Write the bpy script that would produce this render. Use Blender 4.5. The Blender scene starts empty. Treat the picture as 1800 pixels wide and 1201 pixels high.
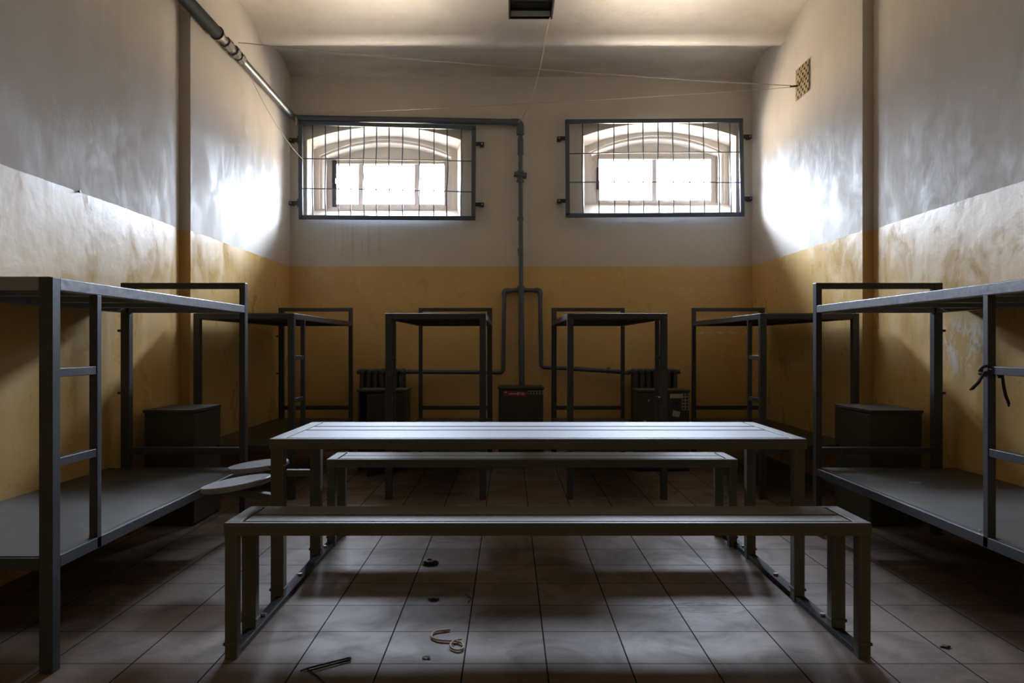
import bpy, bmesh, math, random
from mathutils import Vector, Matrix
random.seed(7)
SC = bpy.context.scene
COL = SC.collection
# ------------------------------------------------------------------ camera
F, HX, HY, EYE = 1300.0, 895.0, 606.0, 1.155     # focal length in px, horizon point, eye height
cam_d = bpy.data.cameras.new('camera'); cam = bpy.data.objects.new('camera', cam_d); COL.objects.link(cam)
cam.location = (0, 0, EYE); cam.rotation_euler = (math.pi/2, 0, 0)
cam_d.sensor_width = 36; cam_d.lens = 36*F/1800
cam_d.shift_x = (900-HX)/1800; cam_d.shift_y = (HY-600.5)/1800
cam_d.clip_start = .05
SC.camera = cam
# ------------------------------------------------------------------ world: bright overcast sky over darker warm ground
W = bpy.data.worlds.new('world'); SC.world = W; W.use_nodes = True
nt = W.node_tree; nt.nodes.clear()
out = nt.nodes.new('ShaderNodeOutputWorld'); bg = nt.nodes.new('ShaderNodeBackground')
tc = nt.nodes.new('ShaderNodeTexCoord'); sx = nt.nodes.new('ShaderNodeSeparateXYZ'); rp = nt.nodes.new('ShaderNodeValToRGB')
mr = nt.nodes.new('ShaderNodeMapRange'); mr.inputs[1].default_value = -1; mr.inputs[2].default_value = 1
nt.links.new(tc.outputs['Generated'], sx.inputs[0]); nt.links.new(sx.outputs[2], mr.inputs[0]); nt.links.new(mr.outputs[0], rp.inputs[0])
rp.color_ramp.elements[0].position = .475; rp.color_ramp.elements[0].color = (.60, .48, .35, 1)
rp.color_ramp.elements[1].position = .72; rp.color_ramp.elements[1].color = (1.70, 1.90, 2.30, 1)
for p_, c_ in ((.498, (.22, .23, .25, 1)), (.55, (.28, .31, .37, 1)), (.60, (.85, .97, 1.20, 1)), (.64, (1.45, 1.62, 1.95, 1))):
    rp.color_ramp.elements.new(p_).color = c_
nt.links.new(rp.outputs[0], bg.inputs[0]); nt.links.new(bg.outputs[0], out.inputs[0])
bg.inputs[1].default_value = 55.0
SC.view_settings.view_transform = 'Standard'; SC.view_settings.look = 'None'
SC.view_settings.gamma = 1; SC.view_settings.use_curve_mapping = False
SC.view_settings.exposure = 1.27
try:
    SC.cycles.use_denoising = True
    SC.cycles.max_bounces = 16; SC.cycles.diffuse_bounces = 10; SC.cycles.glossy_bounces = 6
    SC.cycles.transparent_max_bounces = 16
    SC.cycles.sample_clamp_indirect = 20
except Exception: pass
def portal(x, z, w, h):
    l = bpy.data.lights.new('window_portal', 'AREA'); l.shape = 'RECTANGLE'; l.size = w; l.size_y = h
    l.cycles.is_portal = True
    o = bpy.data.objects.new('window_portal', l); COL.objects.link(o); o.location = (x, 8.86, z); o.rotation_euler = (-math.pi/2, 0, 0)
portal(-1.425, 3.05, 1.5, .62); portal(1.72, 3.12, 1.5, .62)

def P(px, py, d):                                   # photo pixel + distance -> place in the room
    return Vector(((px-HX)*d/F, d, EYE+(HY-py)*d/F))
def PF(px, py, z=0.0):                              # photo pixel on a horizontal plane
    d = (EYE-z)*F/(py-HY); return Vector(((px-HX)*d/F, d, z))
# ------------------------------------------------------------------ materials
def mat(name): 
    m = bpy.data.materials.new(name); m.use_nodes = True
    n = m.node_tree; b = n.nodes['Principled BSDF']; return m, n, b
def N(n, t, **kw):
    o = n.nodes.new(t)
    for k, v in kw.items(): setattr(o, k, v)
    return o
def noise(n, vec, scale, detail=4, rough=.55, dist=0):
    o = N(n, 'ShaderNodeTexNoise'); o.inputs['Scale'].default_value = scale; o.inputs['Detail'].default_value = detail
    o.inputs['Roughness'].default_value = rough; o.inputs['Distortion'].default_value = dist
    if vec is not None: n.links.new(vec, o.inputs['Vector'])
    return o.outputs['Fac']
def ramp(n, fac, a, b, ca=(0,0,0,1), cb=(1,1,1,1)):
    r = N(n, 'ShaderNodeValToRGB'); r.color_ramp.elements[0].position = a; r.color_ramp.elements[1].position = b
    r.color_ramp.elements[0].color = ca; r.color_ramp.elements[1].color = cb
    n.links.new(fac, r.inputs[0]); return r.outputs[0]
def mix(n, fac, a, b, mode='MIX'):
    m = N(n, 'ShaderNodeMixRGB', blend_type=mode)
    for s, v in ((m.inputs[0], fac), (m.inputs[1], a), (m.inputs[2], b)):
        if isinstance(v, (int, float)): s.default_value = v
        elif isinstance(v, tuple): s.default_value = v if len(v) == 4 else v+(1,)
        else: n.links.new(v, s)
    return m.outputs[0]
def mth(n, op, a, b=None, c=None):
    m = N(n, 'ShaderNodeMath', operation=op)
    for i, v in enumerate((a, b, c)):
        if v is None: continue
        if isinstance(v, (int, float)): m.inputs[i].default_value = v
        else: n.links.new(v, m.inputs[i])
    return m.outputs[0]
def pos(n): return N(n, 'ShaderNodeNewGeometry').outputs['Position']
def obc(n): return N(n, 'ShaderNodeTexCoord').outputs['Object']
def mapping(n, vec, scale):
    m = N(n, 'ShaderNodeMapping'); m.inputs['Scale'].default_value = scale; n.links.new(vec, m.inputs[0]); return m.outputs[0]
def bump(n, b, h, strength, dist=.01):
    o = N(n, 'ShaderNodeBump'); o.inputs['Strength'].default_value = strength; o.inputs['Distance'].default_value = dist
    n.links.new(h, o.inputs['Height']); n.links.new(o.outputs[0], b.inputs['Normal'])
def box_mask(n, sep, lims, soft=.03):
    r = None
    for ax, (lo, hi) in lims.items():
        for v, s in ((lo, 1), (hi, -1)):
            t = mth(n, 'SUBTRACT', sep.outputs[ax], v) if s == 1 else mth(n, 'SUBTRACT', v, sep.outputs[ax])
            c = N(n, 'ShaderNodeMapRange'); c.inputs[1].default_value = 0; c.inputs[2].default_value = soft; n.links.new(t, c.inputs[0])
            r = c.outputs[0] if r is None else mth(n, 'MULTIPLY', r, c.outputs[0])
    return r
LINE = 2.018
def wall_material():
    m, n, b = mat('painted_plaster'); p = pos(n); s = N(n, 'ShaderNodeSeparateXYZ'); n.links.new(p, s.inputs[0])
    wob = mth(n, 'MULTIPLY', mth(n, 'SUBTRACT', noise(n, p, 6), .5), .012)
    low = mth(n, 'LESS_THAN', mth(n, 'ADD', s.outputs[2], wob), LINE)
    cloud = noise(n, p, 1.3, 6, .6, .4); fine = noise(n, p, 9, 6, .65)
    vst = noise(n, mapping(n, p, (7, 7, .6)), 1, 5, .6)
    up = mix(n, cloud, (.59, .535, .465), (.71, .67, .61)); up = mix(n, mth(n, 'MULTIPLY', vst, .35), up, (.47, .42, .36))

    lo = mix(n, cloud, (.60, .385, .13), (.70, .47, .18)); lo = mix(n, ramp(n, fine, .55, .75), lo, (.58, .42, .20))
    # water drips below the left window
    dr = noise(n, mapping(n, p, (34, 1, .5)), 1, 2, .5)
    dm = mth(n, 'MULTIPLY', ramp(n, dr, .54, .62), box_mask(n, s, {0: (-2.05, -1.3), 1: (8.1, 8.3), 2: (2.05, 2.55)}, .15))
    up = mix(n, mth(n, 'MULTIPLY', dm, .6), up, (.33, .21, .14))
    col = mix(n, low, up, lo)
    # scraped-off paint on the right wall behind the near bunk, and a chipped line near the far corner
    fl = ramp(n, noise(n, mapping(n, p, (1, 12, 6)), 1, 7, .75, .6), .50, .57)
    fm = mth(n, 'MULTIPLY', fl, box_mask(n, s, {0: (2.6, 2.9), 1: (4.15, 4.78), 2: (.93, 1.36)}, .12))
    chip = ramp(n, noise(n, mapping(n, p, (14, 14, 30)), 1, 4, .7), .52, .58)
    cm = mth(n, 'MULTIPLY', chip, box_mask(n, s, {0: (1.95, 2.70), 1: (7.9, 8.2), 2: (1.27, 1.30)}, .008))
    col = mix(n, mth(n, 'MULTIPLY', mth(n, 'MAXIMUM', fm, cm), .8), col, (.75, .72, .68))
    smear = mth(n, 'MULTIPLY', ramp(n, noise(n, mapping(n, p, (3, 3, 2.2)), 1, 6, .7), .66, .78), low)
    col = mix(n, mth(n, 'MULTIPLY', smear, .08), col, (.34, .25, .13))
    n.links.new(col, b.inputs['Base Color'])
    patch = ramp(n, noise(n, mapping(n, p, (3.4, 3.4, 2.4)), 1, 8, .72, .5), .40, .62)
    r = mth(n, 'ADD', mth(n, 'MULTIPLY', patch, .24), .26)
    r = mth(n, 'ADD', r, mth(n, 'MULTIPLY', mth(n, 'SUBTRACT', 1, low), .30))
    n.links.new(r, b.inputs['Roughness'])
    n.links.new(mth(n, 'ADD', .20, mth(n, 'MULTIPLY', low, .36)), b.inputs['Specular IOR Level'])
    h = mth(n, 'ADD', mth(n, 'MULTIPLY', noise(n, p, 3.2, 5, .55), 1.0), mth(n, 'MULTIPLY', fine, .10))
    h = mth(n, 'ADD', h, mth(n, 'MULTIPLY', vst, .15))
    bump(n, b, h, .22, .03)
    return m
def ceiling_material():
    m, n, b = mat('old_whitewash'); p = pos(n)
    st = noise(n, mapping(n, p, (.7, 2.4, 2)), 1, 6, .6, .5)
    c = mix(n, st, (.58, .52, .44), (.76, .70, .62)); c = mix(n, ramp(n, noise(n, p, 5, 5), .5, .8), c, (.60, .53, .44))
    s = N(n, 'ShaderNodeSeparateXYZ'); n.links.new(p, s.inputs[0])
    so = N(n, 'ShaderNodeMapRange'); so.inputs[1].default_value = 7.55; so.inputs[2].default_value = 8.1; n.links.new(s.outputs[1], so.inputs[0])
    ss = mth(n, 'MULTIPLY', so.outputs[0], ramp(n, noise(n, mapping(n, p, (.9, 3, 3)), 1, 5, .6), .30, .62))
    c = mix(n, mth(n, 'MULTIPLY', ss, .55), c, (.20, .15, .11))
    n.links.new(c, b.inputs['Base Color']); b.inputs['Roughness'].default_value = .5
    bump(n, b, noise(n, p, 4, 5), .2, .03); return m
def tile_material():
    m, n, b = mat('floor_tiles'); p = pos(n); s = N(n, 'ShaderNodeSeparateXYZ'); n.links.new(p, s.inputs[0])
    T = .3
    fx = mth(n, 'FRACT', mth(n, 'DIVIDE', mth(n, 'ADD', s.outputs[0], 30.165), T))
    fy = mth(n, 'FRACT', mth(n, 'DIVIDE', mth(n, 'ADD', s.outputs[1], 30-2.676+.0), T))
    ex = mth(n, 'ABSOLUTE', mth(n, 'SUBTRACT', fx, .5)); ey = mth(n, 'ABSOLUTE', mth(n, 'SUBTRACT', fy, .5))
    g = mth(n, 'MAXIMUM', mth(n, 'GREATER_THAN', ex, .5-.0095), mth(n, 'GREATER_THAN', ey, .5-.008))
    ix = mth(n, 'FLOOR', mth(n, 'DIVIDE', mth(n, 'ADD', s.outputs[0], 30.165), T)); iy = mth(n, 'FLOOR', mth(n, 'DIVIDE', mth(n, 'ADD', s.outputs[1], 30-2.676), T))
    cb = N(n, 'ShaderNodeCombineXYZ'); n.links.new(ix, cb.inputs[0]); n.links.new(iy, cb.inputs[1])
    wn = N(n, 'ShaderNodeTexWhiteNoise'); n.links.new(cb.outputs[0], wn.inputs['Vector'])
    d1 = noise(n, p, 3.0, 7, .65, .8); d2 = noise(n, mapping(n, p, (9, 16, 1)), 1, 6, .7)
    c = mix(n, wn.outputs['Value'], (.225, .168, .134), (.27, .208, .168))
    c = mix(n, mth(n, 'MULTIPLY', ramp(n, d1, .44, .66), .75), c, (.10, .075, .055))
    c = mix(n, mth(n, 'MULTIPLY', ramp(n, d2, .62, .72), .5), c, (.08, .06, .045))
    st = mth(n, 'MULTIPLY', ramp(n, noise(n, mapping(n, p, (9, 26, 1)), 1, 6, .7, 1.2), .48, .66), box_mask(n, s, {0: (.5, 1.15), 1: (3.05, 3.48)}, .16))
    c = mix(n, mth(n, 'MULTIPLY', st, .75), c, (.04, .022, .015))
    c = mix(n, g, c, (.012, .010, .009)); n.links.new(c, b.inputs['Base Color'])
    r = mth(n, 'ADD', mth(n, 'MULTIPLY', d1, .40), .36); r = mth(n, 'ADD', r, mth(n, 'MULTIPLY', g, .5)); n.links.new(r, b.inputs['Roughness'])
    b.inputs['Specular IOR Level'].default_value = .22
    h = mth(n, 'SUBTRACT', mth(n, 'MULTIPLY', d2, .06), g); bump(n, b, h, .5, .004)
    return m
def metal_material(name, ca, cb, rough=.34, wear=(.16, .15, .14), wearamt=.5, stretch=(3, 3, 3), streak=0.0, spec=.5):
    m, n, b = mat(name); o = obc(n); b.inputs['Specular IOR Level'].default_value = spec
    a = noise(n, mapping(n, o, stretch), 1, 6, .6); f = noise(n, o, 55, 3, .6)
    c = mix(n, a, ca, cb); c = mix(n, mth(n, 'MULTIPLY', ramp(n, f, .64, .74), wearamt), c, wear); n.links.new(c, b.inputs['Base Color'])
    r = mth(n, 'ADD', mth(n, 'MULTIPLY', a, .25), rough-.12)
    if streak: r = mth(n, 'ADD', r, mth(n, 'MULTIPLY', noise(n, mapping(n, o, (1.5, 60, 60)), 1, 4, .6), streak))
    n.links.new(r, b.inputs['Roughness'])
    bump(n, b, mth(n, 'ADD', a, mth(n, 'MULTIPLY', f, .12)), .12, .01)
    return m
def plain(name, c, rough=.6, metallic=0, var=.25):
    m, n, b = mat(name); f = noise(n, obc(n), 30, 4)
    n.links.new(mix(n, f, tuple(x*(1-var) for x in c), tuple(min(1, x*(1+var)) for x in c)), b.inputs['Base Color'])
    b.inputs['Roughness'].default_value = rough; b.inputs['Metallic'].default_value = metallic; return m
def glass_material():
    m, n, b = mat('window_glass'); n.nodes.remove(b)
    t = N(n, 'ShaderNodeBsdfTransparent'); t.inputs[0].default_value = (.93, .95, .96, 1)
    g = N(n, 'ShaderNodeBsdfGlossy'); g.inputs['Roughness'].default_value = .05
    fr = N(n, 'ShaderNodeFresnel'); fr.inputs[0].default_value = 1.45; mx = N(n, 'ShaderNodeMixShader')
    n.links.new(fr.outputs[0], mx.inputs[0]); n.links.new(t.outputs[0], mx.inputs[1]); n.links.new(g.outputs[0], mx.inputs[2])
    n.links.new(mx.outputs[0], n.nodes['Material Output'].inputs[0]); return m
M_WALL = wall_material(); M_CEIL = ceiling_material(); M_TILE = tile_material(); M_GLASS = glass_material()
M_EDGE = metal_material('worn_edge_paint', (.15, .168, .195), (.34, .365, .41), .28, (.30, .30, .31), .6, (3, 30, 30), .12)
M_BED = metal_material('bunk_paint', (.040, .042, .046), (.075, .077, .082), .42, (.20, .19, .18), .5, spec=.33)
M_SEAT = metal_material('seat_paint', (.24, .245, .26), (.36, .365, .385), .34)
M_DECK = metal_material('deck_sheet', (.040, .038, .035), (.075, .071, .064), .40, (.03, .028, .025), .7, (2, 2, 2))
M_TABLE = metal_material('table_paint', (.100, .094, .070), (.150, .140, .104), .58, (.05, .04, .035), .6, spec=.22)
M_TOP = metal_material('table_top_sheen', (.13, .138, .155), (.31, .33, .37), .52, (.05, .04, .035), .7, (2, 45, 45), .16, spec=.22)  # same paint as the table, with bluish window reflection put into the colour
M_PIPE = metal_material('pipe_paint', (.065, .083, .105), (.11, .135, .165), .40, spec=.4)
M_LAG = metal_material('dark_lagging', (.020, .024, .027), (.040, .045, .049), .75, spec=.15)
M_PIPE_OLD = metal_material('bare_joint', (.05, .04, .035), (.16, .14, .12), .6, (.30, .26, .22), .8, (30, 30, 30))
M_GRILLE = metal_material('grille_paint', (.050, .070, .095), (.085, .115, .15), .45, spec=.4)
M_RAIL = metal_material('dark_rail', (.018, .018, .018), (.045, .043, .040), .6, (.10, .09, .08), .5, spec=.2)  # near-black base colour, darker than the table frame
M_CAB = metal_material('cabinet_paint', (.045, .047, .040), (.075, .077, .066), .46, spec=.35)
M_RAD = metal_material('radiator_paint', (.055, .058, .065), (.085, .09, .10), .42)
M_BLACK = plain('black_enamel', (.012, .012, .013), .35)
M_WOOD = plain('white_window_paint', (.50, .46, .43), .45, 0, .15)
M_TWINE = plain('twine', (.55, .48, .38), .8)
M_WIRE = plain('clothesline', (.40, .35, .29), .7)
M_VENT = plain('yellowed_vent', (.32, .24, .12), .55)
M_PAPER = plain('paper', (.62, .58, .50), .7)
M_RED = plain('red_sticker', (.40, .04, .05), .5)
M_RAG = plain('dark_cloth', (.035, .025, .028), .9)
M_GLINT = plain('glint_white_plastic', (.85, .87, .90), .10)  # opaque white: highlights of the clear wrapper put into the base colour
M_LEAF = plain('dry_leaf', (.10, .04, .025), .8)
M_REFL = plain('lamp_reflector', (.75, .78, .80), .5, 0)
M_BRASS = plain('dull_knob', (.35, .34, .30), .35, .8)
M_DOOR = metal_material('door_paint', (.10, .10, .09), (.14, .14, .12), .4)
# ------------------------------------------------------------------ mesh helpers
def bx(bm, x0, x1, y0, y1, z0, z1, M=None):
    vs = [bm.verts.new(v) for v in ((x0,y0,z0),(x1,y0,z0),(x1,y1,z0),(x0,y1,z0),(x0,y0,z1),(x1,y0,z1),(x1,y1,z1),(x0,y1,z1))]
    for f in ((3,2,1,0),(4,5,6,7),(0,1,5,4),(1,2,6,5),(2,3,7,6),(3,0,4,7)): bm.faces.new([vs[i] for i in f])
    if M is not None:
        for v in vs: v.co = M @ v.co
    return vs
def bar(bm, p, q, w, h, up=(0, 0, 1)):              # square bar from p to q: w across, h along up
    p = Vector(p); q = Vector(q); a = (q-p).normalized(); s = a.cross(Vector(up)).normalized(); u = s.cross(a).normalized()
    vs = [bm.verts.new(e + s*i*w/2 + u*j*h/2) for e in (p, q) for i, j in ((-1,-1),(1,-1),(1,1),(-1,1))]
    for f in ((0,1,2,3),(7,6,5,4),(1,0,4,5),(2,1,5,6),(3,2,6,7),(0,3,7,4)): bm.faces.new([vs[i] for i in f])
def tube(bm, pts, r, n=10, closed=False, caps=True):
    pts = [Vector(p) for p in pts]; rs = r if isinstance(r, (list, tuple)) else [r]*len(pts); rings = []
    prev = None; L = len(pts)
    for i, p in enumerate(pts):
        a = pts[(i+1) % L] if (closed or i < L-1) else p; c = pts[i-1] if (closed or i > 0) else p
        t = (a-c).normalized()
        if prev is None:
            s = t.cross(Vector((0, 0, 1))); s = s if s.length > .01 else t.cross(Vector((1, 0, 0)))
        else: s = prev - t*prev.dot(t)
        s.normalize(); prev = s; u = t.cross(s)
        rings.append([bm.verts.new(p + (s*math.cos(k*2*math.pi/n)+u*math.sin(k*2*math.pi/n))*rs[i]) for k in range(n)])
    for i in range(L if closed else L-1):
        A, B = rings[i], rings[(i+1) % L]
        for k in range(n): bm.faces.new((A[k], A[(k+1) % n], B[(k+1) % n], B[k]))
    if caps and not closed: bm.faces.new(rings[0][::-1]); bm.faces.new(rings[-1])
def arc_pts(pts, r=.06, n=5):                       # round the corners of a polyline
    pts = [Vector(p) for p in pts]; o = [pts[0]]
    for i in range(1, len(pts)-1):
        a = (pts[i-1]-pts[i]); b = (pts[i+1]-pts[i]); rr = min(r, a.length*.45, b.length*.45)
        s = pts[i]+a.normalized()*rr; e = pts[i]+b.normalized()*rr
        for k in range(n+1):
            t = k/n; o.append(s*(1-t)**2 + pts[i]*2*t*(1-t) + e*t*t)
    o.append(pts[-1]); return o
def obj(name, bm, m, parent=None, smooth=False, bevel=0.0, origin=None):
    bmesh.ops.recalc_face_normals(bm, faces=bm.faces)
    if origin is None and parent is not None: origin = parent['_o'] if '_o' in parent else None
    if origin is None and bm.verts:
        xs = [v.co for v in bm.verts]; origin = Vector(((min(v.x for v in xs)+max(v.x for v in xs))/2, (min(v.y for v in xs)+max(v.y for v in xs))/2, min(v.z for v in xs)))
    me = bpy.data.meshes.new(name); bm.to_mesh(me); bm.free()
    if smooth:
        for f in me.polygons: f.use_smooth = True
        me.set_sharp_from_angle(angle=math.radians(40))
    me.materials.append(m); o = bpy.data.objects.new(name, me); COL.objects.link(o)
    if parent is None:
        me.transform(Matrix.Translation(-Vector(origin))); o.location = origin
    else: o.parent = parent
    if bevel:
        bv = o.modifiers.new('bevel', 'BEVEL'); bv.width = bevel; bv.segments = 2; bv.limit_method = 'ANGLE'
    return o
def B(): return bmesh.new()
def tag(o, label=None, cat=None, group=None, kind=None):
    if label: o['label'] = label
    if cat: o['category'] = cat
    if group: o['group'] = group
    if kind: o['kind'] = kind
    return o
def thing(name, loc, label, cat, group=None):
    o = bpy.data.objects.new(name, None); COL.objects.link(o); o.location = loc; o.empty_display_size = .1
    return tag(o, label, cat, group)
# parts of a thing are modelled around the thing's own base (local coordinates)
def copy_tree(o, parent=None):
    c = o.copy(); COL.objects.link(c)
    if parent: c.parent = parent
    for ch in list(o.children): copy_tree(ch, c)
    return c
# ------------------------------------------------------------------ the setting
D = 8.15; XL, XR = -2.414, 2.677; XLN, XRN = -2.430, 2.710; YS = 5.60; YB = -1.6; ZT = 4.50
bm = B(); bx(bm, -2.9, 3.15, YB-.3, D+.02, -.2, 0); tag(obj('floor', bm, M_TILE), kind='structure')
def side_wall(name, xf, xn, outx):
    s = 1 if xf > 0 else -1; bm = B(); r = .05
    prof = [(outx, YB), (xn, YB), (xn, 4.5)]        # the near stretch dishes outwards before the step
    dep = .072 if s < 0 else .050
    for k in range(1, 15):
        u = k/14; prof.append((xn + s*dep*(.25*u+.75*u**5), 4.5+(YS-4.5)*(1-(1-u)**1.25)))
    prof += [(xf + s*.004, YS), (xf, YS+.004), (xf, D), (outx, D)]
    lo = [bm.verts.new((x, y, 0)) for x, y in prof]; hi = [bm.verts.new((x, y, ZT)) for x, y in prof]
    for i in range(len(prof)): j = (i+1) % len(prof); bm.faces.new((lo[i], lo[j], hi[j], hi[i]))
    bm.faces.new(lo); bm.faces.new(hi[::-1])
    return tag(obj(name, bm, M_WALL, smooth=True), kind='structure')
side_wall('wall_left', XL, XLN, -2.85); side_wall('wall_right', XR, XRN, 3.10)
# ceiling: shallow vaults between plastered beams
def ceiling():
    prof = []                                        # (y, z) from back to front
    for k in range(9): t = k/8; prof.append((D+.02-(D+.02-7.32)*t, 4.095+.02*t+.115*math.sin(math.pi*min(1, t*1.0))**.8))
    y0 = 7.30; prof.append((y0, 4.108)); prof.append((y0-.11, 4.108))
    def vault(ya, yb, rise):
        n = 16
        for k in range(1, n):
            t = k/n; prof.append((ya+(yb-ya)*t, 4.108+rise*(1-abs(2*t-1)**2.6)))
    for j in range(6):
        ya = 7.19-1.55*j; yb = ya-1.44; vault(ya, yb, .135)
        prof.append((yb, 4.108)); prof.append((yb-.11, 4.108))
    prof = [p for p in prof if p[0] > YB-.3]
    bm = B(); X0, X1 = -2.84, 3.09
    a = [bm.verts.new((X0, y, z)) for y, z in prof]; b = [bm.verts.new((X1, y, z)) for y, z in prof]
    for i in range(len(prof)-1): bm.faces.new((a[i], a[i+1], b[i+1], b[i]))
    t = [bm.verts.new((x, y, ZT+.1)) for x, y in ((X0, prof[0][0]), (X0, prof[-1][0]), (X1, prof[-1][0]), (X1, prof[0][0]))]
    bm.faces.new(t); bm.faces.new(a+[t[1], t[0]]); bm.faces.new(b+[t[2], t[3]]); bm.faces.new((a[0], b[0], t[3], t[0])); bm.faces.new((a[-1], b[-1], t[2], t[1]))
    tag(obj('ceiling', bm, M_CEIL, smooth=True), kind='structure')
ceiling()
# back wall with two arched, stepped window niches
def arch_loop(x0, x1, zb, zs, zt, y, n=14):
    pts = [(x0, y, zb), (x1, y, zb), (x1, y, zs)]
    for k in range(1, n):
        t = k/n; pts.append((x1+(x0-x1)*t, y, zs+(zt-zs)*(1-(2*t-1)**2)))
    pts.append((x0, y, zs)); return pts
WIN = []                                             # x0,x1,zb,zs,zt of each opening at the wall face
WIN.append(dict(o=(-2.226, -.533, 2.553, 3.412, 3.555), i1=(-2.245, -.60, 2.70, 3.40, 3.552), i2=(-2.183, -.640, 2.72, 3.33, 3.515)))
WIN.append(dict(o=(.815, 2.500, 2.600, 3.455, 3.600), i1=(.868, 2.528, 2.765, 3.44, 3.600), i2=(.925, 2.475, 2.785, 3.375, 3.560)))
def back_wall():
    bm = B(); Y1, Y2 = 8.507, 8.90
    def quad(*p): bm.faces.new([bm.verts.new(v) for v in p])
    xa = [-2.86] + [v for w in WIN for v in w['o'][:2]] + [3.11]
    for i in (0, 2, 4):                              # solid piers
        quad((xa[i], D, 0), (xa[i+1], D, 0), (xa[i+1], D, ZT), (xa[i], D, ZT))
    for w in WIN:
        x0, x1, zb, zs, zt = w['o']; L0 = arch_loop(x0, x1, zb, zs, zt, D)
        quad((x0, D, 0), (x1, D, 0), (x1, D, zb), (x0, D, zb))
        top = L0[2:]
        for p, q in zip(top, top[1:]): quad(p, q, (q[0], D, ZT), (p[0], D, ZT))
        loops = [L0, arch_loop(*w['i1'], Y1), arch_loop(*w['i2'], Y1), arch_loop(*w['i2'], Y1+.03)]
        s = w['i2']; j2 = (s[0]+.028, s[1]-.028, s[2], s[3]-.01, s[4]-.028)
        loops += [arch_loop(*j2, Y1+.03), arch_loop(*j2, Y2)]
        rings = [[bm.verts.new(p) for p in L] for L in loops]
        for A, C in zip(rings, rings[1:]):
            for k in range(len(A)): j = (k+1) % len(A); bm.faces.new((A[k], A[j], C[j], C[k]))
    bmesh.ops.remove_doubles(bm, verts=bm.verts, dist=1e-5)
    # outside skin, so the wall has its thickness
    quad((-2.86, Y2, 0), (-2.86, D, 0), (-2.86, D, ZT), (-2.86, Y2, ZT)); quad((3.11, Y2, 0), (3.11, D, 0), (3.11, D, ZT), (3.11, Y2, ZT))
    tag(obj('wall_back', bm, M_WALL), kind='structure')
back_wall()
# wall behind the camera with its cell door
bm = B(); bx(bm, -2.86, -.55, YB-.3, YB, 0, ZT); bx(bm, .45, 3.11, YB-.3, YB, 0, ZT); bx(bm, -.55, .45, YB-.3, YB, 2.1, ZT)
tag(obj('wall_front', bm, M_WALL), kind='structure')
bm = B(); bx(bm, -.55, .45, YB-.14, YB-.08, 0, 2.1); dr = tag(obj('door_1', bm, M_DOOR, bevel=.004, origin=(0, YB-.11, 0)), kind='structure')
bm = B(); tube(bm, [(.33, .03, 1.0), (.33, .08, 1.0), (.33, .08, 1.18), (.33, .03, 1.18)], .009); obj('door_handle', bm, M_BRASS, dr, True)
# windows
def window(name, fx0, fx1, fz0, fz1, px0, px1, pz0, pz1, mull, w, rot):
    Y = 8.72; o = bpy.data.objects.new(name, None); COL.objects.link(o); o.location = ((fx0+fx1)/2, Y, fz0); tag(o, kind='structure')
    ox, oz = o.location.x, fz0
    L = lambda x0, x1, z0, z1, y0, y1, bm: bx(bm, x0-ox, x1-ox, y0, y1, z0-oz, z1-oz)
    s = w['i2']; bm = B()                             # plastered panel above the frame follows the arch
    n = 14; zs, zt = s[3]-.01, s[4]-.02; xa, xb = s[0]+.02, s[1]-.02
    lo = []; 
    for y in (.02, .10):
        A = [bm.verts.new((xa+(xb-xa)*k/n-ox, y, fz1-.002-oz)) for k in range(n+1)]
        C = [bm.verts.new((xa+(xb-xa)*k/n-ox, y, zs+(zt-zs)*(1-(2*k/n-1)**2)+.015-oz)) for k in range(n+1)]
        lo.append((A, C))
        for k in range(n): bm.faces.new((A[k], A[k+1], C[k+1], C[k]))
    for k in range(n): bm.faces.new((lo[0][0][k], lo[0][0][k+1], lo[1][0][k+1], lo[1][0][k]))
    for sx0, sx1 in ((xa, fx0), (fx1, xb)):            # plaster cheeks beside the frame
        if sx1 > sx0: L(sx0, sx1, s[2]-.02, fz1, .02, .10, bm)
    obj('tympanum', bm, M_WALL, o)
    bm = B()
    L(fx0, px0, fz0, fz1, 0, .08, bm); L(px1, fx1, fz0, fz1, 0, .08, bm); L(px0, px1, pz1, fz1, 0, .08, bm); L(px0, px1, fz0, pz0, 0, .08, bm)
    L(px0-.02, px0, pz0-.02, pz1+.02, -.018, .0, bm); L(px1, px1+.02, pz0-.02, pz1+.02, -.018, .0, bm); L(px0-.02, px1+.02, pz1, pz1+.02, -.018, 0, bm)
    obj('window_frame', bm, M_WOOD, o, bevel=.004)
    for m in mull:
        bm = B(); L(m-.027, m+.027, pz0, pz1, .01, .06, bm); obj('mullion', bm, M_WOOD, o, bevel=.003)
    ed = [px0]+[v for m in mull for v in (m-.027, m+.027)]+[px1]
    for a, b in zip(ed[::2], ed[1::2]):
        bm = B(); L(a, b, pz0, pz1, .035, .039, bm); obj('window_pane', bm, M_GLASS, o)
    return o
w1 = window('window_1', -2.150, -.680, 2.745, 3.342, -2.075, -.767, 2.812, 3.282, (-1.752, -1.092), WIN[0], 0)
w2 = window('window_2', .965, 2.440, 2.800, 3.415, 1.058, 2.372, 2.862, 3.338, (1.716,), WIN[1], 0)
bm = B(); bx(bm, -.665, -.615, -.03, 0, .03, .58); bx(bm, -.66, -.62, -.06, -.03, .30, .36); tag(obj('casement_stay', bm, M_BLACK, w1, bevel=.004), 'black iron shutter strap at the window side')
bm = B(); bx(bm, -.675, -.645, -.03, 0, .18, .44); tag(obj('casement_stay', bm, M_BLACK, w2, bevel=.004), 'black iron strap at the window side')
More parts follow.
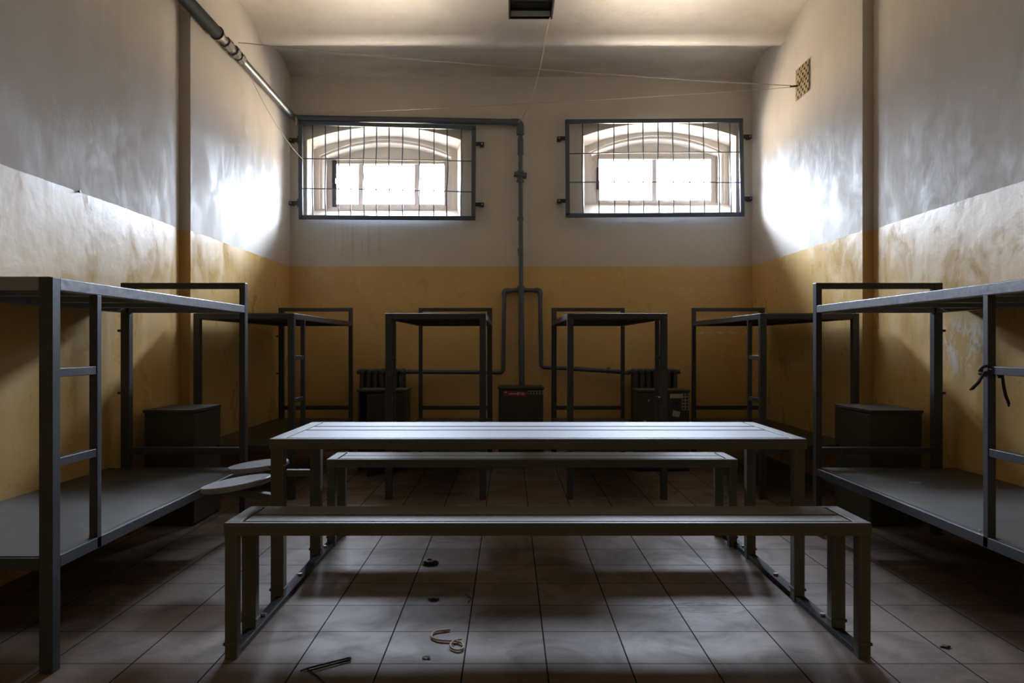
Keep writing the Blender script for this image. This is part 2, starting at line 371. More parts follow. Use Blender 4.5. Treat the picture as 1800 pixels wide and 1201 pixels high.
# ------------------------------------------------------------------ window grilles
def grille(corners, vx, hy, brk, label):
    Y = 8.07; c = [P(x, y, Y) for x, y in corners]; base = Vector(((c[2].x+c[3].x)/2, Y, min(c[2].z, c[3].z)))
    t = thing('window_grille', base, label, 'window grille', 'barred window grilles'); L = lambda v: v-base
    TL, TR, BR, BL = c; bm = B(); e = .022
    bar(bm, L(TL)+Vector((-e,0,0)), L(TR)+Vector((e,0,0)), .03, .045); bar(bm, L(BL)+Vector((-e,0,0)), L(BR)+Vector((e,0,0)), .03, .045)
    bar(bm, L(TL), L(BL), .045, .03, (0, 1, 0)); bar(bm, L(TR), L(BR), .045, .03, (0, 1, 0)); obj('grille_frame', bm, M_GRILLE, t, bevel=.003)
    for i, x in enumerate(vx):
        f = (x-corners[0][0])/(corners[1][0]-corners[0][0]); a = TL.lerp(TR, f); b = BL.lerp(BR, f); a.z -= .015; b.z += .015
        mid = a.lerp(b, .45)+Vector((random.uniform(-.012, .012), 0, 0)); q = a.lerp(b, .75)+Vector((random.uniform(-.006, .006), 0, 0))
        bm = B(); tube(bm, [L(a), L(a.lerp(b, .22)), L(mid), L(q), L(b)], .0065, 6); obj('vertical_bar', bm, M_GRILLE, t, True)
    for ya, yb in hy:
        a = P(corners[0][0], ya, Y); b = P(corners[1][0], yb, Y); a.y -= .011; b.y -= .011; m1 = a.lerp(b, .4)+Vector((0, 0, .006))
        bm = B(); tube(bm, [L(a), L(m1), L(b)], .006, 6); obj('horizontal_bar', bm, M_GRILLE, t, True)
    for x, y, s in brk:                              # flat lugs bolted to the wall beside the frame
        p = L(P(x, y, Y)); bm = B(); bx(bm, min(0, s*.10)+p.x-s*.035, max(0, s*.10)+p.x-s*.035, p.y+.0, p.y+.012, p.z-.022, p.z+.022)
        bx(bm, p.x-s*.045, p.x-s*.03, p.y-.01, p.y+.012, p.z-.045, p.z+.045)
        bx(bm, p.x+s*.02, p.x+s*.065, p.y+.012, p.y+.078, p.z-.02, p.z+.02); lug = obj('bracket', bm, M_BLACK, t, bevel=.003)
        bm = B(); tube(bm, [(p.x+s*.045, p.y-.014, p.z), (p.x+s*.045, p.y+.002, p.z)], .010, 6); obj('bolt', bm, M_BRASS, lug)
grille(((528, 216), (833, 225), (832, 384), (529, 382)), (549.5, 572, 595, 616, 640, 662, 684, 708, 737, 763, 786, 811), ((279.5, 284), (332, 338)),
       ((518, 246, -1), (518, 357, -1), (840, 253, 1), (840, 359.5, 1)), 'steel bar grille over the left window, hung below the horizontal pipe')
grille(((997, 214), (1302, 212), (1305, 377), (998, 379)), (1024, 1051.5, 1079, 1104, 1130, 1156.5, 1182, 1211, 1236, 1262, 1282.5), ((271, 268), (321, 321.5)),
       ((990, 243, -1), (990, 353, -1), (1311, 240, 1), (1312, 349, 1)), 'steel bar grille over the right window beside the right wall')
# ------------------------------------------------------------------ bunk beds (origin: floor, centre of the foot end; head towards the back wall)
def bunk(x0, x1, y0, length, side, wall_side, label, top=1.388):
    xm = (x0+x1)/2; h = (x1-x0)/2; t = thing('bunk_bed', (xm, y0, 0), label, 'bunk bed', 'grey steel bunk beds')
    pw = .048; pr = .036; HT = 1.530; Lh = length
    for s in (-1, 1):
        bm = B(); a = s*h; bx(bm, min(a, a-s*pw), max(a, a-s*pw), 0, pw, 0, top); obj('post', bm, M_BED, t, bevel=.003)
        bm = B(); q_ = a-s*(pr if s == side else .052); bx(bm, min(a, q_), max(a, q_), Lh-.05, Lh, 0, HT); obj('post', bm, M_BED, t, bevel=.003)
        bm = B(); bx(bm, min(a, a-s*pr)-.006, max(a, a-s*pr)+.006, Lh-.056, Lh+.006, 0, .012); obj('foot_plate', bm, M_BED, t)
    bm = B(); bx(bm, -h+pr, h-pr, Lh-.045, Lh-.005, HT-.036, HT); obj('head_rail', bm, M_BED, t, bevel=.003)
    bm = B(); bx(bm, -h+pr, h-pr, Lh-.045, Lh-.005, .490, .530); obj('head_crossbar', bm, M_BED, t, bevel=.003)
    for z, nm in ((top, 'upper'), (.405, 'lower')):
        bm = B(); th = .044; w = .04; e = .001
        for s in (-1, 1):
            a = s*(h-e); bx(bm, min(a, a-s*w), max(a, a-s*w), pw, Lh-.05, z-th, z)
        bx(bm, -h+pw, h-pw, e, w, z-th, z); bx(bm, -h+pr, h-pr, Lh-.05, Lh-.012, z-th, z)
        for k in (.25, .5, .75): bx(bm, -h+w, h-w, Lh*k-.015, Lh*k+.015, z-.036, z-.006)
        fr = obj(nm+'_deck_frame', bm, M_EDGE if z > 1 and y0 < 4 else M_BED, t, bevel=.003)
        xl, xr = -h+.020, h-.020                          # near bunks: sheet widened to the wall, added to block leaking light
        if y0 < 4: xl, xr = (XLN+.008-xm, xr) if wall_side < 0 else (xl, XRN-.008-xm)
        bm = B(); bx(bm, xl, xr, .052, Lh-.055, z, z+.003); bx(bm, -h+.020, h-.020, .02, .052, z, z+.003); obj(nm+'_deck_panel', bm, M_DECK, t)
    yl = .285; a = side*(h-.001); q = a-side*.032
    lad = B(); bx(lad, min(a, q), max(a, q), yl, yl+.03, .361, top-.044); lad = obj('ladder_post', lad, M_BED, t, bevel=.002)
    for z in (1.055, .735):
        bm = B(); bx(bm, min(a, q)+.003, max(a, q)-.003, pw, yl, z-.016, z+.016); obj('ladder_rung', bm, M_BED, t, bevel=.002)
    if wall_side:
        s = wall_side
        for z in (1.24, .86):
            bm = B(); tube(bm, [(s*(h-.02), Lh-.025, z), (s*(h+.028), Lh-.025, z)], .008, 8); tube(bm, [(s*(h-pr)-s*.014, Lh-.025, z), (s*(h-pr), Lh-.025, z)], .011, 6); obj('bolt', bm, M_BED, t)
    return t
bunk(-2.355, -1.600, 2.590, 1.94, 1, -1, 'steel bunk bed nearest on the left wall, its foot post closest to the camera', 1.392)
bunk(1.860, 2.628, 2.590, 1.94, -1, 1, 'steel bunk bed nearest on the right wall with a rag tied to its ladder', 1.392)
bunk(-2.350, -1.600, 5.500, 2.08, 1, -1, 'steel bunk bed in the far left corner beyond the left locker')
bunk(-.922, -.172, 5.500, 2.08, -1, 0, 'steel bunk bed left of the central pipe, standing clear of the side walls')
bunk(.432, 1.178, 5.500, 2.08, 1, 0, 'steel bunk bed right of the central pipe, standing clear of the side walls')
bunk(1.868, 2.605, 5.500, 2.08, -1, 1, 'steel bunk bed in the far right corner beyond the right locker')
# ------------------------------------------------------------------ table with two benches and two round seats, one welded unit
def table():
    t = thing('table_with_benches', (.13, 3.62, 0), 'long grey steel table welded to a bench on each side and two round seats', 'table'); ox, oy = .13, 3.62
    def slab(x0, x1, y0, y1, z, th, bw, cuts, names, end=.055):
        gp = .014 if z > .6 else .007
        x0 -= ox; x1 -= ox; y0 -= oy; y1 -= oy; bm = B()
        bx(bm, x0, x1, y0, y0+bw, z-th, z); bx(bm, x0, x1, y1-bw, y1, z-th, z)
        bx(bm, x0, x0+end, y0+bw, y1-bw, z-th, z); bx(bm, x1-end, x1, y0+bw, y1-bw, z-th, z)
        nx = max(2, int((x1-x0)/.6))
        for k in range(1, nx): xx = x0+(x1-x0)*k/nx; bx(bm, xx-.02, xx+.02, y0+bw, y1-bw, z-th, z-.02)
        fr = obj(names[0], bm, M_TABLE, t, bevel=.003)
        ed = [y0+bw+.004]+[v for c in cuts for v in (c-oy-gp, c-oy+gp)]+[y1-bw-.004]
        for a, b in zip(ed[::2], ed[1::2]):
            bm = B(); bx(bm, x0+end+.013, x1-end-.013, a, b, z-.018, z+.0015); obj(names[1], bm, M_TOP if names[1] == 'tabletop_plank' else M_TABLE, t, bevel=.0015)
    slab(-1.075, 1.333, 3.307, 4.035, .733, .047, .03, (3.64, 3.80), ('tabletop_frame', 'tabletop_plank'), .06)
    slab(-1.046, 1.329, 2.708, 2.995, .501, .047, .022, (2.835,), ('bench_frame', 'bench_plank'))
    slab(-1.042, 1.303, 4.215, 4.500, .501, .047, .022, (4.35,), ('bench_frame', 'bench_plank'))
    def leg(x, y, w, d, z):
        bm = B(); bx(bm, x-ox, x-ox+w, y-oy, y-oy+d, .0, z); bx(bm, x-ox-.005, x-ox+w+.005, y-oy-.005, y-oy+d+.005, .05, .062); obj('leg', bm, M_TABLE, t, bevel=.003)
    leg(-1.070, 3.315, .058, .05, .690); leg(-1.072, 3.975, .058, .05, .690); leg(1.278, 3.315, .048, .05, .690); leg(1.278, 3.975, .048, .05, .690)
    leg(-1.044, 2.712, .045, .045, .458); leg(-1.066, 2.945, .056, .045, .458); leg(1.282, 2.712, .045, .045, .458); leg(1.284, 2.945, .056, .045, .458)
    leg(-1.040, 4.220, .045, .045, .458); leg(-1.036, 4.450, .05, .045, .458); leg(1.256, 4.220, .045, .045, .458); leg(1.240, 4.450, .05, .045, .458)
    for x in (-1.045, 1.283):
        bm = B(); bx(bm, x-ox, x-ox+.045, 2.755-oy, 4.45-oy, .002, .026); obj('floor_rail', bm, M_RAIL, t, bevel=.003)
        for y in (3.08, 3.62, 4.12):
            bm = B(); tube(bm, [(x+.022-ox, y-oy, .024), (x+.022-ox, y-oy, .036)], .012, 6); obj('bolt', bm, M_BRASS, t)
    bm = B(); bx(bm, -1.076-ox, -1.006-ox, 3.311-oy, 3.369-oy, .600, .612); obj('leg_collar', bm, M_TABLE, t)
    for cx, cy, z, tilt, ly in ((-1.366, 4.03, .495, 6, 4.00), (-1.290, 3.50, .497, 8.5, 3.34)):
        R = .160; bm = B(); M = Matrix.Translation((cx-ox, cy-oy, z)) @ Matrix.Rotation(-math.radians(tilt), 4, 'Y')
        prof = ((0, .012), (R-.004, .012), (R, .008), (R, -.008), (R-.006, -.014), (0, -.014)); n = 40; rings = []
        for r, zz in prof:
            rings.append([bm.verts.new(M @ Vector((0, 0, zz)))] if r == 0 else [bm.verts.new(M @ Vector((r*math.cos(k*2*math.pi/n), r*math.sin(k*2*math.pi/n), zz))) for k in range(n)])
        for A, C in zip(rings, rings[1:]):
            for k in range(n):
                j = (k+1) % n
                if len(A) == 1: bm.faces.new((A[0], C[k], C[j]))
                elif len(C) == 1: bm.faces.new((A[k], A[j], C[0]))
                else: bm.faces.new((A[k], A[j], C[j], C[k]))
        st = tag(obj('round_seat', bm, M_SEAT, t, True), 'round metal seat disc on a bracket arm')
        bm = B(); bar(bm, (cx+.02-ox, cy-.01-oy, z-.036), (-1.06-ox, ly+.0-oy, .462), .04, .035); bx(bm, cx-.05-ox, cx+.05-ox, cy-.05-oy, cy+.05-oy, z-.05, z-.019)
        obj('seat_arm', bm, M_TABLE, st, bevel=.003)
table()
# ------------------------------------------------------------------ lockers (bedside cabinets)
def cabinet(x0, x1, y0, y1, h, door_face, label, door_open=0, knob=True):
    t = thing('locker', ((x0+x1)/2, (y0+y1)/2, 0), label, 'locker', 'grey steel bedside lockers'); a = (x1-x0)/2; b = (y1-y0)/2; k = .016
    bm = B(); f = door_face
    if f != 'front': bx(bm, -a, a, -b, -b+k, .0, h-.02)
    bx(bm, -a, a, b-k, b, 0, h-.02)
    if f != 'left': bx(bm, -a, -a+k, -b+(0 if f == 'front' else k), b-k, 0, h-.02)
    if f != 'right': bx(bm, a-k, a, -b+(0 if f == 'front' else k), b-k, 0, h-.02)
    bx(bm, -a+k, a-k, -b+k, b-k, .06, .075)
    obj('body', bm, M_CAB, t, bevel=.002)
    bm = B(); bx(bm, -a-.008, a+.008, -b-.008, b+.008, h-.02, h); obj('top', bm, M_CAB, t, bevel=.003)
    bm = B(); bx(bm, -a+k, a-k, -b+k+.02, b-k, h*.5, h*.5+.012); obj('shelf', bm, M_CAB, t)
    if f == 'front':
        W_ = 2*a-.006; bm = B(); bx(bm, -W_, 0, 0, .014, .015, h-.026)
        d = obj('door', bm, M_CAB, t, bevel=.002); d.location = (a-.003, -b-.014 if door_open == 0 else -b-.004, 0); d.rotation_euler = (0, 0, math.radians(door_open)); kn = Vector((-W_+.05, -.012, h*.62)); ax = Vector((0, -1, 0))
        if door_open: d.location = (a-.016, -b, 0)
    else:
        s = -1 if f == 'left' else 1; half = []
        bm = B(); bx(bm, min(0, s*.012), max(0, s*.012), -b+.004, b-.004, .015, h-.026); d = obj('door', bm, M_CAB, t, bevel=.002); d.location = (s*a-s*.006, 0, 0)
        kn = Vector((s*.02, b-.06, h*.62)); ax = Vector((s, 0, 0))
    if knob:
        bm = B(); tube(bm, [kn-ax*.012, kn+ax*.012], .011, 10); obj('knob', bm, M_BLACK if f != 'front' else M_BRASS, d, True)
    return t, d
cabinet(-2.318, -2.010, 4.70, 5.135, .740, 'right', 'grey steel locker by the left wall between the two left bunk beds')
cabinet(2.290, 2.612, 4.68, 5.19, .740, 'left', 'grey steel locker by the right wall between the two right bunk beds')
cabinet(-1.375, -.940, 6.72, 7.02, .745, 'front', 'grey locker with its door ajar in front of the left radiator', 52)
c1, d1 = cabinet(-.102, .332, 7.20, 7.60, .740, 'front', 'grey locker with a red sticker under the central pipe', 0, False)
c2, d2 = cabinet(1.180, 1.640, 6.74, 7.02, .742, 'front', 'grey locker with pale stickers in front of the right radiator', 0, True)
def sticker(par, name, m, x0, x1, z0, z1, rot=0, y=-.002, lab=None):
    bm = B(); M = Matrix.Translation(((x0+x1)/2, y, (z0+z1)/2)) @ Matrix.Rotation(math.radians(rot), 4, 'Y')
    w, h = (x1-x0)/2, (z1-z0)/2; bx(bm, -w, w, -.0008, .0008, -h, h, M); o = obj(name, bm, m, par); 
    if lab: o['label'] = lab
    return o
# centre locker: red strip with pale marks, then a row of little outlined squares (door-local x runs -W..0)
r = sticker(d1, 'sticker', M_RED, -.385, -.155, .652, .700, 3, lab='dark red strip sticker with pale marks')
for x0, x1, z0, z1 in ((-.33, -.24, .672, .682), (-.25, -.232, .664, .694), (-.222, -.212, .666, .69), (-.205, -.198, .664, .69), (-.192, -.183, .664, .69), (-.375, -.35, .688, .697)):
    sticker(r, 'print', M_PAPER, x0, x1, z0, z1, 0, -.0042)
def squares(par, x0, z0, s, nx, nz, y=-.002):
    bm = B(); t = s*.10
    for i in range(nx):
        for j in range(nz):
            a, c = x0+i*s, z0+j*s
            bx(bm, a, a+s, y-.0008, y+.0008, c, c+t); bx(bm, a, a+s, y-.0008, y+.0008, c+s-t, c+s); bx(bm, a, a+t, y-.0008, y+.0008, c, c+s); bx(bm, a+s-t, a+s, y-.0008, y+.0008, c, c+s)
    o = obj('sticker', bm, M_PAPER, par); o['label'] = 'pale outlined squares'
squares(d1, -.150, .675, .030, 5, 1)
# right locker
sticker(d2, 'sticker', M_PAPER, -.175, -.055, .668, .706, 0, lab='long pale label'); squares(d2, -.066, .560, .030, 2, 5)
sticker(d2, 'sticker', M_BLACK, -.155, -.10, .595, .655, 0, lab='black square sticker'); sticker(d2, 'sticker', M_PAPER, -.150, -.085, .500, .552, 12, lab='small tilted white tag')
sticker(d2, 'sticker', M_PAPER, -.270, -.215, .592, .606, -5); sticker(d2, 'sticker', M_PAPER, -.375, -.362, .640, .652, 20)
# ------------------------------------------------------------------ radiators
def radiator(x0, n, label):
    p = .072; t = thing('radiator', (x0+n*p/2, 7.98, .0), label, 'radiator', 'cast iron radiators'); zt, zb = .905, .30
    for i in range(n):
        x = -n*p/2+(i+.5)*p; bm = B()
        for y in (-.075, 0, .075): tube(bm, [(x, y, zb+.03), (x, y, zt-.03)], [.020, .020], 8)
        for z in (zb+.04, zt-.04):
            pts = []; 
            for r, yy in ((.012, -.100), (.030, -.088), (.034, -.04), (.034, .04), (.030, .088), (.012, .10)): pts.append((r, yy))
            tube(bm, [(x, yy, z) for r, yy in pts], [r for r, yy in pts], 10)
        tube(bm, [(x-p/2+.001, 0, zt-.045), (x+p/2-.001, 0, zt-.045)], .026, 8); tube(bm, [(x-p/2+.001, 0, zb+.045), (x+p/2-.001, 0, zb+.045)], .026, 8)
        obj('section', bm, M_RAD, t, True)
    for s in (-1, 1):
        bm = B(); tube(bm, [(s*n*p/2, 0, zt-.045), (s*(n*p/2+.028), 0, zt-.045)], .022, 8); obj('plug', bm, M_RAD, t, True)
    for s in (-1, 1):
        bm = B(); bx(bm, s*n*p/4-.012, s*n*p/4+.012, .085, .168, zb+.10, zb+.125); bx(bm, s*n*p/4-.012, s*n*p/4+.012, .085, .168, 0, .30); obj('wall_bracket', bm, M_RAD, t)
radiator(-1.612, 7, 'dark cast iron radiator on the back wall left of the central pipe')
radiator(1.310, 7, 'dark cast iron radiator on the back wall right of the central pipe')
# ------------------------------------------------------------------ heating pipes
YP = 8.085
t = thing('heating_pipe', (.13, YP, 0), 'grey heating pipe along left wall, over the left window and down to both radiators', 'pipe')
O = Vector((.13, YP, 0)); L = lambda *p: Vector(p)-O
bm = B(); tube(bm, [L(-2.355, -1.55, 3.70), L(-2.352, 5.95, 3.665)], .050, 16); tag(obj('lagged_pipe', bm, M_LAG, t, True), 'thicker dark pipe length')
bm = B(); tube(bm, [L(-2.352, 5.95, 3.665), L(-2.352, 6.03, 3.665)], [.058, .04], 16); tube(bm, [L(-2.352, 5.97, 3.665), L(-2.352, 6.5, 3.66)], .036, 14)
tube(bm, [L(-2.352, 6.12, 3.664), L(-2.352, 6.22, 3.664)], .047, 8); tube(bm, [L(-2.352, 6.30, 3.664), L(-2.352, 6.36, 3.663)], .050, 8); tube(bm, [L(-2.352, 6.42, 3.663), L(-2.352, 6.50, 3.662)], .046, 8)
obj('joint', bm, M_PIPE_OLD, t, True)['label'] = 'rusty bare threaded joint'
bm = B(); tube(bm, arc_pts([L(-2.352, 6.48, 3.662), L(-2.350, YP-.005, 3.632), L(.115, YP-.005, 3.585)], .07, 6), .034, 14); obj('main_pipe', bm, M_PIPE, t, True)
bm = B(); tube(bm, arc_pts([L(.02, YP-.005, 3.587), L(.122, YP, 3.585), L(.122, YP, 3.45)], .05, 6), .040, 14); obj('elbow', bm, M_PIPE, t, True)
bm = B(); tube(bm, [L(.122, YP, 3.58), L(.130, YP, 1.75)], .024, 14); obj('riser', bm, M_PIPE, t, True)
bm = B(); tube(bm, [L(.130, YP, 1.75), L(.142, YP, .30), L(.142, YP, .02)], .031, 14); obj('riser', bm, M_PIPE, t, True)
bm = B(); z = P(914, 308, YP).z; tube(bm, [L(.122, YP, z-.05), L(.122, YP, z+.05)], .036, 8); tube(bm, [L(.055, YP-.01, z+.01), L(.19, YP-.01, z-.01)], [.030, .034], 10)
tube(bm, [L(.122, YP-.01, z), L(.122, YP-.09, z)], .014, 8); tube(bm, [L(.09, YP-.07, z-.01), L(.17, YP-.09, z-.03)], .014, 8); tube(bm, [L(.122, YP, z-.075), L(.122, YP, z-.06)], .042, 12)
v = obj('valve', bm, M_PIPE, t, True)
for py, r_ in ((258, .032), (385, .034), (440, .030)):
    z = P(0, py, YP).z; bm = B(); h_ = .09 if py == 258 else .018; tube(bm, [L(.124, YP, z-h_), L(.124, YP, z+h_)], r_, 12); obj('coupling', bm, M_PIPE, t, True)
zt_ = P(0, 510, YP).z
bm = B(); tube(bm, [L(.130, YP, zt_-.055), L(.130, YP, zt_+.045)], .038, 12); tube(bm, [L(.085, YP, zt_), L(.175, YP, zt_)], .030, 12); obj('cross_fitting', bm, M_PIPE, t, True)
zl = P(0, 655, YP).z; zr = P(0, 646, YP).z
bm = B(); tube(bm, arc_pts([L(.10, YP, zt_), L(-.052, YP, zt_-.008), L(-.066, YP, zl), L(-1.10, YP-.04, zl+.010), L(-1.13, 8.00, zl+.01)], .05, 6), .0225, 12); obj('branch_pipe', bm, M_PIPE, t, True)
bm = B(); tube(bm, arc_pts([L(.16, YP, zt_), L(.338, YP, zt_-.004), L(.352, YP, zr), L(.60, YP, zr-.008), L(1.18, YP-.02, zr-.045), L(1.305, 8.00, zr-.06)], .05, 6), .0235, 12); obj('branch_pipe', bm, M_PIPE, t, True)
for x, z in ((-.052, zt_-.008), (.338, zt_-.004)):
    s = 1 if x > 0 else -1; bm = B(); tube(bm, arc_pts([L(x-s*.06, YP, z), L(x, YP, z), L(x+s*.002, YP, z-.06)], .035, 5), .030, 12); obj('elbow', bm, M_PIPE, t, True)
bm = B(); z = P(0, 651, YP).z; tube(bm, [L(1.07, YP-.018, z), L(1.10, YP-.018, z-.002)], .034, 8); obj('coupling', bm, M_PIPE, t, True)
for z in (3.05, 2.15, 1.2):                          # clips that hold the riser to the wall
    bm = B(); bx(bm, .10-.13, .155-.13, .0, .07, z-.012, z+.012); obj('pipe_clip', bm, M_PIPE, t)
bm = B(); bx(bm, -2.43-.13, -2.33-.13, 4.6-YP, 4.63-YP, 3.60, 3.625); obj('pipe_clip', bm, M_PIPE, t)
# ------------------------------------------------------------------ lamp, vent, cords
t = thing('ceiling_lamp', (.188, 6.28, 4.04), 'black open box lamp fixed under the ceiling', 'lamp')
bm = B(); w, l_, h_ = .188, .26, .075
for a in ((-w, -w+.008, -l_, l_), (w-.008, w, -l_, l_), (-w+.008, w-.008, -l_, -l_+.008), (-w+.008, w-.008, l_-.008, l_)): bx(bm, *a, 0, h_)
bx(bm, -w, w, -l_, l_, h_, h_+.01); bx(bm, -.06, .06, -.10, .10, h_+.01, h_+.135)
bx(bm, -w-.006, w+.006, l_-.004, l_+.006, -.004, .012); bx(bm, -w-.006, w+.006, -l_-.006, -l_+.004, -.004, .012); bx(bm, -w-.006, -w+.006, -l_, l_, -.004, .012); bx(bm, w-.006, w+.006, -l_, l_, -.004, .012)
obj('housing', bm, M_BLACK, t)
bm = B(); bx(bm, -w+.014, w-.014, l_-.013, l_-.009, .014, h_-.012); obj('reflector', bm, M_REFL, t)
bm = B(); tube(bm, [(-.13, .05, .045), (.13, .05, .045)], .008, 8); obj('bulb_tube', bm, M_BLACK, t, True)
t = thing('vent_plate', (XR-.006, 6.73, 3.42), 'small yellowed perforated vent plate high on right wall', 'vent')
ya, yb, za, zb_ = 6.585-6.73, 6.885-6.73, 0.0, .285
bm = B(); n = 8; cy = (yb-ya)/n; cz = (zb_-za)/n       # perforated plate: a grid of cells with square holes
def cell(y, z, hole):
    if not hole: bx(bm, -.004, .0, y, y+cy, z, z+cz); return
    q = .17; bx(bm, -.004, 0, y, y+cy, z, z+cz*q); bx(bm, -.004, 0, y, y+cy, z+cz*(1-q), z+cz); bx(bm, -.004, 0, y, y+cy*q, z+cz*q, z+cz*(1-q)); bx(bm, -.004, 0, y+cy*(1-q), y+cy, z+cz*q, z+cz*(1-q))
for i in range(n):
    for j in range(n): cell(ya+i*cy, za+j*cz, (i+j) % 2 == 0)
obj('perforated_sheet', bm, M_VENT, t)
bm = B(); bx(bm, .002, .0055, ya+.01, yb-.01, za+.01, zb_-.01); obj('hole_shade', bm, M_BLACK, t)  # black sheet standing in for the shade behind the holes
def cord(name, pts, r, m, label, cat='string', n=6, sag=0):
    bm = B(); tube(bm, pts, r, n); return tag(obj(name, bm, m, smooth=True), label, cat)
hook = Vector((XR-.03, 6.84, 3.55))
def line(a, b, sag, k=18, jit=0): 
    a = Vector(a); b = Vector(b); return [a.lerp(b, i/k)+Vector((0, 0, -sag*4*(i/k)*(1-i/k)+random.uniform(-jit, jit))) for i in range(k+1)]
cord('clothesline', line((-2.300, 6.28, 3.72), hook, .03, 40, .002), .0035, M_WIRE, 'thin twisted clothesline across the room from pipe joint to vent plate', 'clothesline')
cord('clothesline', line((-2.27, 8.045, 3.665), hook+Vector((0, 0, -.012)), .02, 30, .001), .0025, M_WIRE, 'fainter lower clothesline from the pipe corner over the window to the vent', 'clothesline')
bm = B(); tube(bm, [hook+Vector((-.05, 0, -.005)), hook+Vector((.03, 0, 0))], [.006, .010], 8); tag(obj('hook', bm, M_BLACK, smooth=True), 'dark hook in the vent plate holding both clotheslines', 'hook')
cord('string', line((-2.305, 6.38, 3.62), P(533, 281, 8.04), .09, 20), .0028, M_TWINE, 'thin string from the pipe joint down to the left window grille', 'string')
pts = [P(967, 30, 6.50), P(962, 50, 6.7), P(956, 85, 6.95), P(949, 120, 7.25), P(940, 155, 7.6), P(929, 187, 7.88), P(919, 207, 8.0), P(911, 215, 8.03)]
cord('pull_cord', arc_pts(pts, .08, 3), .005, M_TWINE, 'pale cord hanging from the ceiling lamp to the pipe elbow', 'cord')
bm = B(); tube(bm, [P(519, 206, 8.03), P(521, 212, 8.02), P(519, 220, 8.02)], [.012, .014, .006], 6); tag(obj('string_knot', bm, M_TWINE, smooth=True), 'frayed knot of string on the pipe corner at left window', 'knot')
bm = B(); q = Vector((XLN, 0, 0)); dN = 2.43*F/(HX-138); zN = EYE+(HY-337)*dN/F
tube(bm, [(XLN-.01, dN, zN), (XLN+.008, dN, zN)], .005, 8); tube(bm, [(XLN+.007, dN, zN), (XLN+.011, dN, zN)], .009, 8); tag(obj('nail', bm, M_BLACK), 'small dark nail in the left wall on the paint line', 'nail')
# ------------------------------------------------------------------ small litter
t = thing('tied_rag', (1.876, 2.89, 1.03), 'dark rag knotted round the ladder post of the near right bunk', 'rag')
bm = B(); ring = [(.030*math.cos(a)*1.1-.0+(.0), .030*math.sin(a), .03+.012*math.sin(2*a)) for a in [k*math.pi/8 for k in range(16)]]
tube(bm, ring, .006, 8, closed=True); tube(bm, [(p[0]*1.05, p[1]*1.05, p[2]-.016+.010*math.cos(k)) for k, p in enumerate(ring)], .006, 8, closed=True); obj('knot', bm, M_RAG, t, True)
for pts in ([(-.03, -.02, .02), (-.06, -.03, -.02), (-.085, -.03, -.045), (-.095, -.03, -.05)], [(.03, -.03, .02), (.034, -.032, -.03), (.040, -.035, -.07), (.052, -.035, -.10), (.056, -.03, -.115)]):
    bm = B(); tube(bm, pts, [.005]+[.0065]*(len(pts)-2)+[.003], 6); obj('loose_end', bm, M_RAG, t, True)
def blob(name, c, r, m, label, cat, flat=.35, seed=1):
    rnd = random.Random(seed); bm = B(); bmesh.ops.create_icosphere(bm, subdivisions=3, radius=1)
    for v in bm.verts:
        k = 1+.35*math.sin(v.co.x*3.1+seed)*math.cos(v.co.y*4.3+seed*2)+rnd.uniform(-.06, .06); v.co = Vector((v.co.x*r[0]*k, v.co.y*r[1]*k, max(v.co.z*r[0]*flat*k, -r[0]*flat*.55)))
    z0 = min(v.co.z for v in bm.verts)
    for v in bm.verts: v.co += Vector((c.x, c.y, c.z-z0+.0005))
    return tag(obj(name, bm, m, smooth=True), label, cat)
t = blob('crumpled_scrap', PF(757, 993), (.034, .022), M_BLACK, 'black crumpled scrap with white edge on floor under table', 'scrap', .5, 2)
t2 = B(); tube(t2, [(-.040, -.012, .004), (-.030, .006, .016), (-.006, .014, .022)], [.003, .006, .003], 6); obj('white_edge', t2, M_PAPER, t, True)
blob('dirt_lump', PF(762, 1056), (.024, .013), M_RAG, 'small dark lump of dirt on the floor tiles under the table', 'debris', .3, 5)
blob('dry_leaf', PF(1661, 1138), (.016, .012), M_LEAF, 'dark shrivelled leaf on the floor right of the near bench', 'leaf', .3, 8)
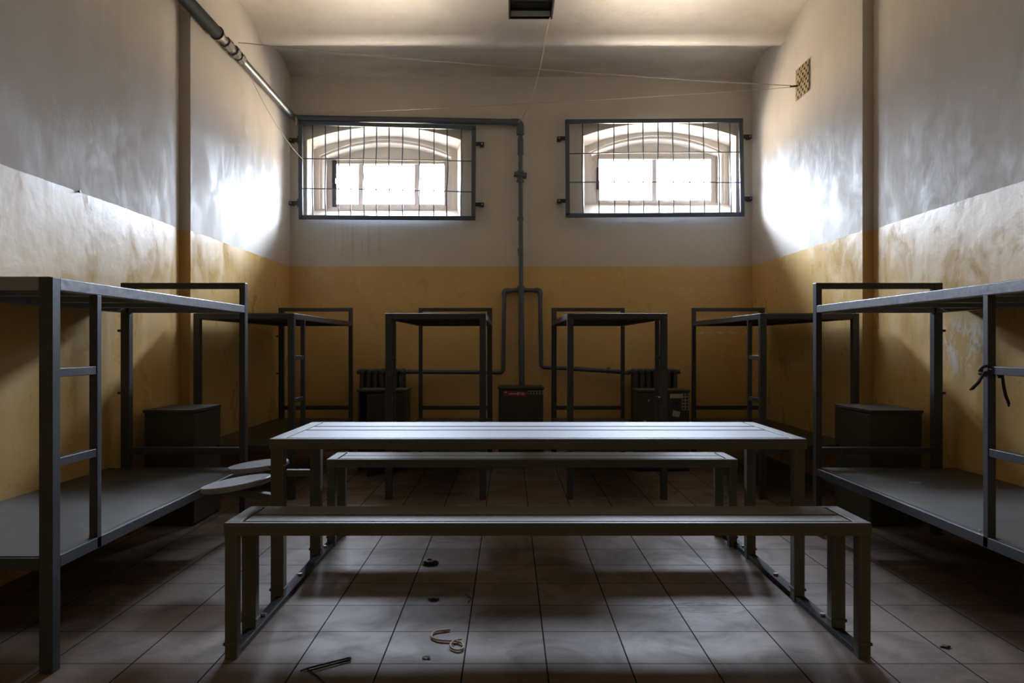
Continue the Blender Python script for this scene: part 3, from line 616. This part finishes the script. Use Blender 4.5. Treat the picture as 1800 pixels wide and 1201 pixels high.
cord('string_loop', arc_pts([PF(791, 1107, .006), PF(762, 1110, .006), PF(757, 1121, .006), PF(772, 1126, .006), PF(800, 1127, .006), PF(813, 1130, .008), PF(815, 1140, .006), PF(806, 1144, .006), PF(795, 1141, .006), PF(790, 1134, .010), PF(798, 1126, .010), PF(811, 1124, .006)], .03, 4), .0042, M_TWINE, 'cream looped string lying on the floor tiles', 'string')
cord('cable_tie', arc_pts([PF(528, 1180, .005), PF(541, 1175, .005), PF(616, 1156, .006), PF(617, 1159, .006), PF(545, 1179, .005)], .01, 3), .0032, M_RAG, 'thin black plastic tie folded back on the front floor tiles', 'tie')
cord('black_strip', arc_pts([PF(541, 1177, .004), PF(555, 1187, .004), PF(575, 1206, .004)], .05, 4), .0030, M_RAG, 'thin black strip running out of view at the bottom edge', 'strip')
cord('red_thread', arc_pts([PF(818, 1044, .003), PF(823, 1048, .003), PF(829, 1053, .003), PF(823, 1059, .003)], .01, 3), .0028, M_LEAF, 'short reddish thread on the floor beside a tile joint', 'thread')
def crumple(c, r, seed):
    rnd = random.Random(seed); bm = B(); n = 7; g = []
    for i in range(n):
        g.append([bm.verts.new((c.x+(i/(n-1)-.5)*r*2+rnd.uniform(-.2, .2)*r, c.y+(j/(n-1)-.5)*r*1.6+rnd.uniform(-.2, .2)*r, c.z+.001+rnd.uniform(0, .4)*r)) for j in range(n)])
    for i in range(n-1):
        for j in range(n-1): bm.faces.new((g[i][j], g[i+1][j], g[i+1][j+1], g[i][j+1]))
    bmesh.ops.solidify(bm, geom=bm.faces[:], thickness=.0006); return bm
tag(obj('plastic_wrapper', crumple(PF(750, 1157), .014, 3), M_GLINT), 'clear crumpled plastic wrapper on the floor, glints painted white', 'wrapper')
bm = B(); c = PF(1608, 849, .407); bx(bm, -.03, .03, -.009, .009, 0, .0025, Matrix.Translation(c) @ Matrix.Rotation(-.15, 4, 'Z')); tag(obj('paper_scrap', bm, M_PAPER), 'narrow pale paper scrap on the near right lower bunk', 'paper')
for i, (px, py, lab) in enumerate(((1545, 868, 'tiny white crumb near the edge of the right lower bunk'), (1722, 934, 'tiny white crumb beside the ladder post on the right lower bunk'))):
    blob('crumb', PF(px, py, .407), (.004, .004), M_PAPER, lab, 'crumb', .8, 20+i)['group'] = 'crumbs on the right lower bunk'
